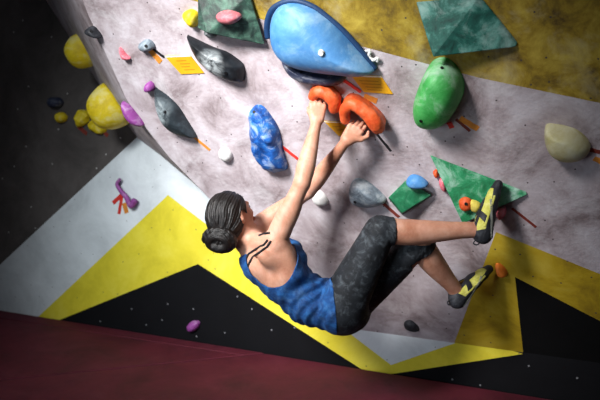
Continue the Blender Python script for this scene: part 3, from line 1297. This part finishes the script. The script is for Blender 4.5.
# hair
BUN = P(221, 239, 3.07)
HFld = Field(np.minimum(HC, BUN) - 0.17, np.maximum(HC, BUN) + 0.17, 0.003)
HFld.ell(H(-0.018, 0.016, 0), HX, (0.105, 0.102, 0.087), 0.01)
HFld.ell(H(-0.050, -0.030, 0), HX, (0.070, 0.072, 0.068), 0.03)
HFld.cap(H(-0.07, -0.04, 0), BUN, 0.045, 0.045, 0.02)
HV, HQ = HFld.nets()
HN = vnormals(HV, HQ)
ax = unit(HC + HF * 0.03 + HU * 0.05 - BUN)
e1 = unit(np.cross(ax, HR))
e2 = np.cross(ax, e1)
q = HV - BUN
phi = np.arctan2(q @ e1, q @ e2)
hn = nz(HV, 18)
HV = HV + HN * (0.0016 * np.sin(phi * 46 + 5 * hn) + 0.0022 * np.sin(phi * 13 + 3 * hn) + 0.0015 * nz(HV, 45, 4))[:, None]
loc = HV - HC
ff, uu, rr_ = loc @ HF, loc @ HU, loc @ HR
# hairline: forehead high, in front of the ears, down to the nape
hl = 0.050 + 0.35 * np.minimum(uu, 0.05) - 0.0 * rr_
front = np.where(uu > 0.0, 0.030 + 0.62 * uu, 0.030 + 0.9 * uu)
fh = np.maximum(front - ff, (uu - 0.072 + 0.0 * ff))
earhole = np.sqrt(((ff - 0.004) / 0.024) ** 2 + ((uu + 0.010) / 0.034) ** 2) - 1
fh = np.where(np.abs(rr_) > 0.05, np.minimum(fh, earhole * 0.03), fh)
nape = uu + 0.095 - 0.2 * ff
fh = np.minimum(fh, nape)
V2, T2, _ = clip_iso(HV, HQ, fh, HN)
hair = link('hair', np_mesh('hair', V2, T2, HC), M['hair'], body, Matrix.Translation(tuple(HC)))
s = hair.modifiers.new('thickness', 'SOLIDIFY')
s.thickness = 0.006
s.offset = -1
# the coiled bun
BFl = Field(BUN - 0.1, BUN + 0.1, 0.0028)
ba = unit(np.array([-0.15, -0.9, -0.35]))
b1 = unit(np.cross(ba, [0, 0, 1]))
b2 = np.cross(b1, ba)
turns = 30
for i in range(turns):
    a0, a1 = i / turns * 2 * math.pi * 1.85, (i + 1) / turns * 2 * math.pi * 1.85
    def cp_(a):
        t = a / (2 * math.pi * 1.85)
        R_ = 0.054 - 0.030 * t
        return BUN + b1 * math.cos(a) * R_ * 1.2 + b2 * math.sin(a) * R_ * 0.92 + ba * (0.030 * t + 0.006)
    BFl.cap(cp_(a0), cp_(a1), 0.021, 0.021, 0.004)
BFl.ell(BUN, (b1, b2, ba), (0.055, 0.042, 0.030), 0.01)
V3, Q3 = BFl.nets()
N3 = vnormals(V3, Q3)
q = V3 - BUN
rad = np.sqrt((q @ b1) ** 2 + (q @ b2) ** 2)
V3 = V3 + N3 * (0.0012 * np.sin(rad * 900 + 4 * nz(V3, 25)) + 0.0018 * nz(V3, 40))[:, None]
link('hair_bun', np_mesh('hair_bun', V3, Q3, BUN), M['hair'], hair, Matrix.Translation(tuple(BUN)))
rng = random.Random(2)
for i in range(9):
    a = rng.uniform(0, 6.28)
    st = BUN + b1 * math.cos(a) * 0.05 + b2 * math.sin(a) * 0.045
    d = unit(b1 * math.cos(a) + b2 * math.sin(a) + HU * rng.uniform(-0.6, 0.2))
    pts = [st, st + d * 0.022 + b1 * rng.uniform(-.01, .01), st + d * 0.04 + b2 * rng.uniform(-.015, .005)]
    tube('loose_strand', pts, 0.0007, M['hair'], hair, seg=4, smooth_n=4)
for i in range(8):
    u0 = rng.uniform(0.02, 0.1)
    st = H(-0.05 + rng.uniform(-.06, .06), u0 + 0.02, rng.uniform(-.02, .06))
    st = HC + unit(st - HC) * 0.104
    d = unit(unit(st - HC) + HF * rng.uniform(-.5, .5))
    tube('loose_strand', [st, st + d * 0.012 + HF * 0.004, st + d * 0.018 + HF * 0.018], 0.0006, M['hair'], hair, seg=4, smooth_n=4)

# climbing shoes
def shoe(F4, AN, label):
    o, X, Y, Z = F4
    s = lambda x, y, z: fp(F4, x, y, z)
    sf = Field(np.minimum(s(-.06, 0, 0), s(.26, 0, 0)) - 0.13, np.maximum(s(-.06, 0, 0), s(.26, 0, 0)) + 0.13, 0.0032)
    L = np.linalg.norm((LTOE - LHEEL)) if False else 0.225
    sf.cap(s(-.002, 0, .034), s(.06, 0, .040), 0.0385, 0.0385, 0.012)
    sf.cap(s(.06, 0, .040), s(.125, 0, .032), 0.0385, 0.032, 0.015, Y, 1.15)
    sf.cap(s(.125, 0, .032), s(.180, 0, .022), 0.032, 0.025, 0.012, Y, 1.35)
    sf.cap(s(.180, 0, .022), s(.226, 0, .012), 0.025, 0.018, 0.010, Y, 1.30)
    an = AN
    sf.cap(s(.022, 0, .044), lerp(s(.02, 0, .04), an, 0.62), 0.039, 0.0415, 0.015)
    # flat outsole
    V, Q = sf.nets()
    N = vnormals(V, Q)
    q = V - o
    x, y, z = q @ X, q @ Y, q @ Z
    c = tuple(s(.09, 0, .03))
    collar = -(z - 0.078 - 0.12 * (0.05 - x))
    V2, T2, _ = clip_iso(V, Q, collar, N)
    sh = link('climbing_shoe', np_mesh('climbing_shoe', V2, T2, c), M['shoe_lime'], body, Matrix.Translation(c))
    sm = sh.modifiers.new('thickness', 'SOLIDIFY')
    sm.thickness = 0.004
    sm.offset = -1
    sh['label'] = label
    rand = np.maximum(0.030 + 0.10 * np.clip(0.05 - x, 0, 1) - z, 0.6 * (x - 0.190 - 0.35 * z))
    garment('rubber_rand', V, Q, N, rand, 0.0022, M['shoe_black'], sh, 0.003, ctr=c)
    heel = np.minimum(0.022 - 0.4 * z - x + 0.012, collar - 0.006)
    garment('heel_cup', V, Q, N, heel, 0.0020, M['shoe_black'], sh, 0.003, ctr=c)
    band = np.minimum(0.013 - np.abs((x - 0.070) * 0.80 + (z - 0.05) * -0.60), z - 0.02)
    garment('closure_strap', V, Q, N, np.minimum(band, collar), 0.0034, M['shoe_black'], sh, 0.003, ctr=c, keep_all=True)
    band = np.minimum.reduce([0.0045 - np.abs(z - 0.017 - 0.22 * (x - 0.07)), x + 0.01, 0.15 - x])
    garment('side_stripe', V, Q, N, band, 0.0042, M['shoe_grey'], sh, 0.003, ctr=c, keep_all=True)
    band = np.minimum.reduce([0.0040 - np.abs(z - 0.034 + 0.12 * (x - 0.07)), x - 0.03, 0.17 - x])
    garment('side_stripe', V, Q, N, band, 0.0042, M['shoe_lime'], sh, 0.003, ctr=c, keep_all=True)
    band = np.minimum(collar, 0.010 - collar)
    garment('collar_edge', V, Q, N, band, 0.0020, M['shoe_black'], sh, 0.003, ctr=c)
    # pull loop at the heel
    tube('pull_loop', [s(-.028, -.006, .060), s(-.046, -.004, .066), s(-.050, 0, .052), s(-.040, .004, .042), s(-.030, .006, .046)], 0.0032,
         M['shoe_black'], sh)
    return sh


shoe(RF, RAN, 'lime and black climbing shoe pressed upright')
shoe(LF, LAN, 'lime and black climbing shoe pointing up to the orange foothold')


# ------------------------------------------------------------------ holds and volumes
HG = None
# top left
sf1 = side_frame(87, 49, 4)
sf2 = side_frame(117, 103, 3)


def round_on_side(name, px, py, sfr, ru, rv, hh, label, m, tilt=0.0):
    """bulging round hold on the side return, base ellipse ru x rv, height hh"""
    ring = []
    N = 40
    verts, faces = [], []
    K = 14
    for k in range(K + 1):
        ph = k / K * math.pi / 2
        s_, z_ = math.cos(ph) ** 0.85, math.sin(ph) ** 0.95
        for i in range(N):
            a = 2 * math.pi * i / N
            x = ru * math.cos(a) * s_
            y = rv * math.sin(a) * s_ + tilt * z_
            v = Vector((x, y, hh * z_ + 0.002))
            v += noise.noise_vector(v * 14 + Vector((px, py, 0))) * 0.004 * min(1, k / 3)
            verts.append(v)
    for k in range(K):
        for i in range(N):
            j = (i + 1) % N
            faces.append((k * N + i, k * N + j, (k + 1) * N + j, (k + 1) * N + i))
    faces.append(tuple(range(N - 1, -1, -1)))
    o = link(name, mesh_py(name, verts, faces), m, None, sfr.mat())
    tag(o, label, 'climbing hold')
    return o


y1 = round_on_side('round_hold', 82, 50, sf1, 0.085, 0.105, 0.13, 'smaller yellow bulging hold at the top of the wall corner', M['yellow_hold'], 0.0)
bolt(y1, sf1.world(0, 0, 0.128), sf1.n)
y2 = round_on_side('round_hold', 110, 104, sf2, 0.11, 0.14, 0.18, 'large yellow bulging hold on the wall corner beside the purple hold', M['yellow_hold'], 0.0)
bolt(y2, sf2.world(0, 0, 0.178), sf2.n)
dome('spindle_hold', [(121, 103), (127, 105), (136, 115), (143, 126), (134, 125), (125, 115)], 0.05, M['purple_hold'],
     'purple pointed hold tucked right of the large yellow hold')
dome('wedge_hold', [(85, 31), (90, 27), (95, 29), (101, 38), (93, 36)], 0.05, M['shoe_black'],
     'small black hold above right of the smaller yellow bulging hold', bolts=[(91, 31)])
dome('pinch_hold', [(119, 48), (122, 50), (126, 55), (130, 59), (125, 60), (121, 55)], 0.035, M['pink_hold'],
     'small pink and white hold near the upper left corner of the panel', rough=0.004)

# ring-like chalked hold with its tape
rh = dome('crimp_hold', [(139, 44), (145, 40), (151, 42), (154, 48), (147, 52), (140, 49)], 0.045, M['grey_hold'],
          'small chalk-white hold with black rim at upper left, beside a brown tape', bolts=[(146, 46)])
strip('route_tape', (152, 48), (164, 57), 2.6, M['black_tape'], 'thin black tape from the chalk-white hold to the left route card', h=0.002)
strip('route_tape', (149, 49), (161, 62), 6, M['amber_tape'], 'short wide brown tape hanging below the chalk-white hold at upper left')
card([(165, 56), (190, 55), (204, 73), (181, 74)], 'orange route card at the upper left, left of the black leaf-shaped hold',
     [(0.3, 0.7, 0.25), (0.35, 0.75, 0.42), (0.3, 0.65, 0.58), (0.3, 0.75, 0.75)])

# black leaf-shaped hold
dome('leaf_hold', [(186, 38), (189, 38), (210, 48), (226, 54), (240, 64), (243, 70), (243, 80), (240, 83), (232, 82), (213, 74), (199, 62), (192, 52)], 0.075, M['black_hold'],
     'long black leaf-shaped hold with chalk in its middle, under the dark green volume', peak=(220, 66), rough=0.0012, bolts=[(226, 73)])
# purple ball + slate spindle
bm = None
dome('ball_hold', [(145, 85), (149, 82), (153, 85), (154, 90), (149, 92), (145, 90)], 0.045, M['purple_hold'],
     'tiny round purple hold at the tip of the slate spindle hold')
dome('spindle_hold', [(154, 90), (156, 91), (166, 98), (177, 109), (186, 123), (194, 136), (194, 139), (183, 137), (169, 130), (160, 118), (155, 104)], 0.08, M['slate_hold'],
     'slate grey pointed spindle hold with white chalk, below the tiny purple ball', peak=(168, 117), rough=0.001, bolts=[(165, 112)])
strip('route_tape', (194, 137), (210, 150), 3, M['amber_tape'], 'pale amber tape trailing from the lower tip of the slate spindle hold')
dome('nub_hold', [(219, 151), (224, 148), (230, 152), (232, 158), (228, 162), (220, 158)], 0.035, M['white_hold'],
     'small white and grey hold on the bare panel left of the blue column hold', rough=0.003)

# dark green volume at the top edge
volume('marbled_volume', [(198, -4, 0), (250, -8, 0), (262, 34, 0), (258, 38, 0), (205, 27, 0), (198, -2, .02), (249, -6, .02), (265, 45, .03), (207, 33, .10), (198, 28, .08)],
       M['dkgreen_vol'], 'dark green marbled volume at the top edge, left of the big blue hold')
dome('pebble_hold', [(216, 15), (226, 11), (238, 14), (240, 19), (232, 24), (220, 22)], 0.05, M['dusty_pink'],
     'pink pebble hold sitting on the dark green marbled volume', base=0.07)
dome('jug_hold', [(183, 14), (190, 10), (197, 14), (198, 22), (194, 28), (187, 22)], 0.05, M['yellow_hold'],
     'small yellow hold at the top edge left of the dark green volume', rough=0.004)
dome('wedge_hold', [(206, 29), (214, 30), (217, 35), (212, 38), (204, 34)], 0.03, M['black_hold'],
     'small black hold under the lower edge of the dark green volume')

# big blue hold with dark under-hold
bh = dome('boulder_hold', [(270, 22), (277, 8), (292, 4), (310, 9), (326, 20), (342, 35), (358, 53), (372, 69), (373, 74), (362, 77), (340, 75), (310, 71), (286, 63), (272, 46)], 0.17,
          M['blue_hold'], 'large sky blue teardrop hold above the orange grips', peak=(303, 46), pw=0.75, pz=0.85, bolts=[])
bolt(bh, FB.px(321, 53, 0.168), FB.n, 0.014)
bh.children[-1].data.materials[0] = M['white_hold']
bh.children[-1]['label'] = 'white bolt cap'
# dark edge rail along its upper side
rail = [FB.px(x, y, 0.024) for x, y in [(268, 38), (267, 24), (273, 9), (291, 1), (311, 6), (328, 18), (344, 32), (360, 50), (375, 70)]]
tube('edge_rim', rail, 0.014, M['edge_blue'], bh)
dome('under_hold', [(281, 60), (296, 66), (320, 71), (342, 76), (341, 84), (325, 85), (304, 81), (288, 73)], 0.09, M['navy'],
     'dark navy hold wedged under the large sky blue hold', bolts=[(301, 72)])
strip('route_tape', (341, 78), (361, 92), 3.4, M['red_tape'], 'red tape from under the large blue hold to the upper right route card', h=0.004)
card([(351, 75), (381, 76), (393, 94), (364, 92)], 'orange route card right of the red tape under the large blue hold',
     [(0.15, 0.8, 0.28), (0.15, 0.8, 0.46), (0.2, 0.8, 0.64), (0.2, 0.7, 0.8)])
strip('route_tape', (364, 96), (377, 101), 6, M['amber_tape'], 'small amber tape just below the route card under the large blue hold')
card([(324, 121), (343, 122), (349, 133), (339, 136)], 'orange route card between the two orange grips, partly behind the hand',
     [(0.2, 0.7, 0.35), (0.3, 0.8, 0.6)])
# little S-shaped hold
tube_pts = [FB.px(x, y, 0.018) for x, y in [(365, 51), (370, 51), (369, 56), (373, 60), (378, 58), (377, 62)]]
o = tube('finger_hold', tube_pts, 0.0065, M['white_hold'], None, rr=lambda t: 0.7 + 0.5 * math.sin(t * 3.1))
tag(o, 'small white curled hold by the mustard paint, right of the large blue hold', 'climbing hold')


# orange grips
def grip(name, line, radii, hs, label, m):
    pts = [A3(FB.px(x, y, h)) for (x, y), h in zip(line, hs)]
    base = [A3(FB.px(x, y, 0.0)) for (x, y) in line]
    f = Field(np.min(pts + base, 0) - 0.09, np.max(pts + base, 0) + 0.09, 0.003)
    def fine(a):
        out = []
        n = len(a)
        for i in range(n - 1):
            p0, p1, p2, p3 = a[max(i - 1, 0)], a[i], a[i + 1], a[min(i + 2, n - 1)]
            for k in range(5):
                t = k / 5
                out.append(0.5 * ((2 * p1) + (-p0 + p2) * t + (2 * p0 - 5 * p1 + 4 * p2 - p3) * t * t + (-p0 + 3 * p1 - 3 * p2 + p3) * t ** 3))
        return out + [a[-1]]
    pts, base, radii = fine(pts), fine(base), fine(radii)
    for i in range(len(pts) - 1):
        f.cap(pts[i], pts[i + 1], radii[i], radii[i + 1], 0.003)
    up = A3(FB.e) * 0.03 + A3(FB.d) * 0.012
    for i in range(len(pts)):
        f.cap(pts[i], lerp(pts[i], base[i], 1.0) + up, radii[i] * 0.92, radii[i] * 0.9, 0.004)
    V, Q = f.nets()
    N = vnormals(V, Q)
    V = V + N * (0.0022 * nz(V, 30) + 0.001 * nz(V, 80))[:, None]
    # cut flush with the wall
    d = (V - A3(FB.o)) @ A3(FB.n)
    V2, T2, _ = clip_iso(V, Q, d + 0.003, N)
    c = tuple(V2.mean(0))
    o = link(name, np_mesh(name, V2, T2, c), m, None, Matrix.Translation(c))
    tag(o, label, 'climbing hold')
    return o, V, Q


g1, _, _ = grip('grip_hold', [(313, 97), (317, 92), (326, 94), (334, 102), (334, 108)], [0.021, 0.024, 0.026, 0.028, 0.025],
                [0.085, 0.09, 0.09, 0.085, 0.08], 'left orange arched grip held by the higher hand', M['orange_hold'])
g2, _, _ = grip('grip_hold', [(345, 120), (345, 110), (352, 104), (364, 111), (374, 121), (378, 127)], [0.021, 0.024, 0.026, 0.029, 0.034, 0.031],
                [0.075, 0.085, 0.085, 0.085, 0.08, 0.07], 'right orange arched grip held by the lower hand', M['orange_hold'])
strip('route_tape', (376, 133), (391, 151), 2.6, M['black_tape'], 'thin black tape running down from the right orange grip')

# blue column
dome('column_hold', [(250, 112), (255, 107), (262, 109), (270, 119), (277, 131), (281, 150), (286, 168), (282, 173), (266, 172), (258, 164), (252, 148), (249, 128)],
     0.085, M['blue_deep'], 'tall deep blue lumpy column hold left of the arms', peak=(264, 142), rough=0.012, bolts=[(254, 112)])
strip('route_tape', (279, 144), (298, 159), 3.2, M['red_tape'], 'red tape running from the blue column hold towards the forearm')
# green egg
dome('egg_hold', [(439, 62), (450, 66), (460, 80), (462, 96), (455, 112), (444, 125), (430, 129), (417, 124), (413, 108), (418, 88), (428, 68)], 0.17, M['green_egg'],
     'large bright green egg-shaped hold under the teal volume', peak=(432, 98), pw=0.7, pz=0.85, bolts=[(442, 68), (421, 121)])
strip('route_tape', (449, 122), (452, 128), 5, M['red_tape'], 'short red tape just below the green egg-shaped hold')
strip('route_tape', (456, 119), (470, 131), 3, M['brown_tape'], 'dark red tape slanting away below right of the green egg-shaped hold')
strip('route_tape', (460, 118), (478, 129), 6, M['amber_tape'], 'amber tape at lower right of the green egg-shaped hold')
# teal volume
volume('triangle_volume', [(416, 2, 0), (480, -4, 0), (518, 42, 0), (440, 48, 0), (417, 2, .02), (480, -4, .02), (516, 47, .02), (433, 57, .11)], M['teal_vol'],
       'teal faceted volume with chalk at the top edge, above the green egg hold')
# cream egg
dome('egg_hold', [(545, 129), (556, 128), (575, 133), (587, 143), (590, 152), (582, 160), (566, 162), (552, 156), (545, 144)], 0.12, M['cream_hold'],
     'cream egg-shaped hold near the right edge of the frame', peak=(560, 144))
strip('route_tape', (588, 149), (604, 153), 4, M['brown_tape'], 'dark red tape right of the cream egg-shaped hold')
strip('route_tape', (594, 158), (606, 164), 5, M['amber_tape'], 'amber tape at the right frame edge below the dark red tape')
# green triangle and its small holds
volume('triangle_volume', [(430, 155, 0), (527, 192, 0), (470, 206, 0), (430, 155, .01), (527, 195, .015), (463, 224, .075)], M['green_vol'],
       'green triangular volume with chalk smears behind the upper foot')
dome('knob_hold', [(459, 201), (465, 198), (471, 201), (472, 208), (466, 211), (460, 208)], 0.035, M['orange_hold'],
     'small round orange hold on the green triangular volume beside the shoe', base=0.056, bolts=[(466, 204)])
dome('wedge_hold', [(470, 201), (477, 202), (481, 206), (478, 212), (471, 210)], 0.03, M['pale_yellow'],
     'small yellow hold between the orange knob and the upper shoe', base=0.056)
dome('pinch_hold', [(439, 180), (444, 178), (447, 186), (446, 192), (441, 188)], 0.035, M['pink_hold'],
     'small pale pink hold at the left edge of the green triangular volume')
dome('chip_hold', [(433, 172), (437, 170), (439, 175), (436, 178)], 0.025, M['orange_hold'],
     'tiny orange chip hold above the pale pink hold')
dome('pinch_hold', [(496, 210), (504, 207), (506, 214), (499, 219)], 0.05, M['pink_hold'],
     'small pink hold right behind the upper shoe sole')
strip('route_tape', (512, 208), (536, 227), 2.6, M['brown_tape'], 'thin dark tape trailing right of the green triangular volume')
# grey teardrop, green diamond, blue cap
dome('teardrop_hold', [(349, 188), (353, 182), (360, 181), (372, 188), (385, 201), (380, 206), (366, 208), (354, 205), (349, 198)], 0.085, M['grey_hold'],
     'chalky grey teardrop hold left of the green diamond volume', peak=(362, 193), bolts=[(355, 202)])
strip('route_tape', (383, 203), (399, 217), 3.4, M['brown_tape'], 'dark red tape from the tip of the grey teardrop hold')
volume('diamond_volume', [(388, 198, 0), (406, 180, 0), (432, 196, 0), (402, 215, 0), (389, 197, .03), (406, 181, .03), (431, 195, .03), (402, 213, .07)], M['green_dia'],
       'deep green diamond-shaped volume above the knee')
dome('cap_hold', [(406, 181), (411, 176), (419, 177), (427, 183), (427, 187), (416, 188), (408, 186)], 0.045, M['blue_hold'],
     'small blue cap-shaped hold on the upper corner of the green diamond', base=0.032)
dome('nub_hold', [(312, 193), (318, 191), (325, 196), (328, 204), (320, 206), (313, 201)], 0.04, M['white_hold'],
     'small white hold just right of the crossed forearms')
# foothold
dome('foothold', [(495, 266), (499, 265), (505, 270), (507, 275), (502, 276), (497, 273)], 0.05, M['light_orange'],
     'small orange foothold under the toe of the lower shoe')
dome('wedge_hold', [(404, 323), (410, 321), (417, 326), (419, 331), (412, 331), (405, 328)], 0.03, M['shoe_black'],
     'small black hold near the bottom of the panel, below the legs')
# left wall
dome('ball_hold', [(48, 100), (52, 97), (59, 98), (62, 103), (58, 108), (50, 107)], 0.06, M['navy'],
     'dark navy ball hold on the shadowed dark grey wall at left', frame=FA)
dome('ball_hold', [(56, 114), (61, 112), (66, 116), (65, 121), (59, 123), (56, 119)], 0.05, M['yellow_hold'],
     'small yellow ball hold below the dark navy ball on the grey wall', frame=FA)
dome('jug_hold', [(75, 118), (80, 110), (87, 112), (88, 121), (82, 126), (76, 126)], 0.05, M['yellow_hold'],
     'small dull yellow hold on the grey wall, left below the large yellow hold', frame=FA, rough=0.012)
dome('jug_hold', [(88, 124), (93, 120), (100, 122), (106, 127), (103, 133), (93, 132)], 0.05, M['yellow_hold'],
     'small yellow hold right under the large yellow bulging hold', frame=FA, rough=0.012)
strip('route_tape', (78, 126), (87, 134), 4, M['brown_tape'], 'dark red tape below the dull yellow hold on the grey wall', frame=FA)
strip('route_tape', (101, 128), (108, 136), 4, M['brown_tape'], 'dark red tape below the hold under the large yellow one', frame=FA)
o = tube('finger_hold', [FA.px(x, y, 0.03) for x, y in [(120, 179), (117, 184), (120, 190), (126, 197), (131, 206), (135, 200)]], 0.016, M['purple_hold'], None,
         rr=lambda t: 0.6 + 0.7 * t)
tag(o, 'thin curled purple hold on the white band of the back wall', 'climbing hold')
strip('route_tape', (122, 195), (113, 203), 4, M['red_tape'], 'upper red tape beside the curled purple hold', frame=FA)
strip('route_tape', (122, 196), (119, 214), 3.4, M['red_tape'], 'lower longer red tape beside the curled purple hold', frame=FA)
strip('route_tape', (124, 203), (127, 213), 5, M['amber_tape'], 'pale amber tape under the curled purple hold', frame=FA)
dome('pebble_hold', [(187, 326), (192, 321), (199, 322), (198, 328), (192, 332), (188, 331)], 0.04, M['purple_hold'],
     'small bright purple pebble hold on the black triangle of the back wall', frame=FA)
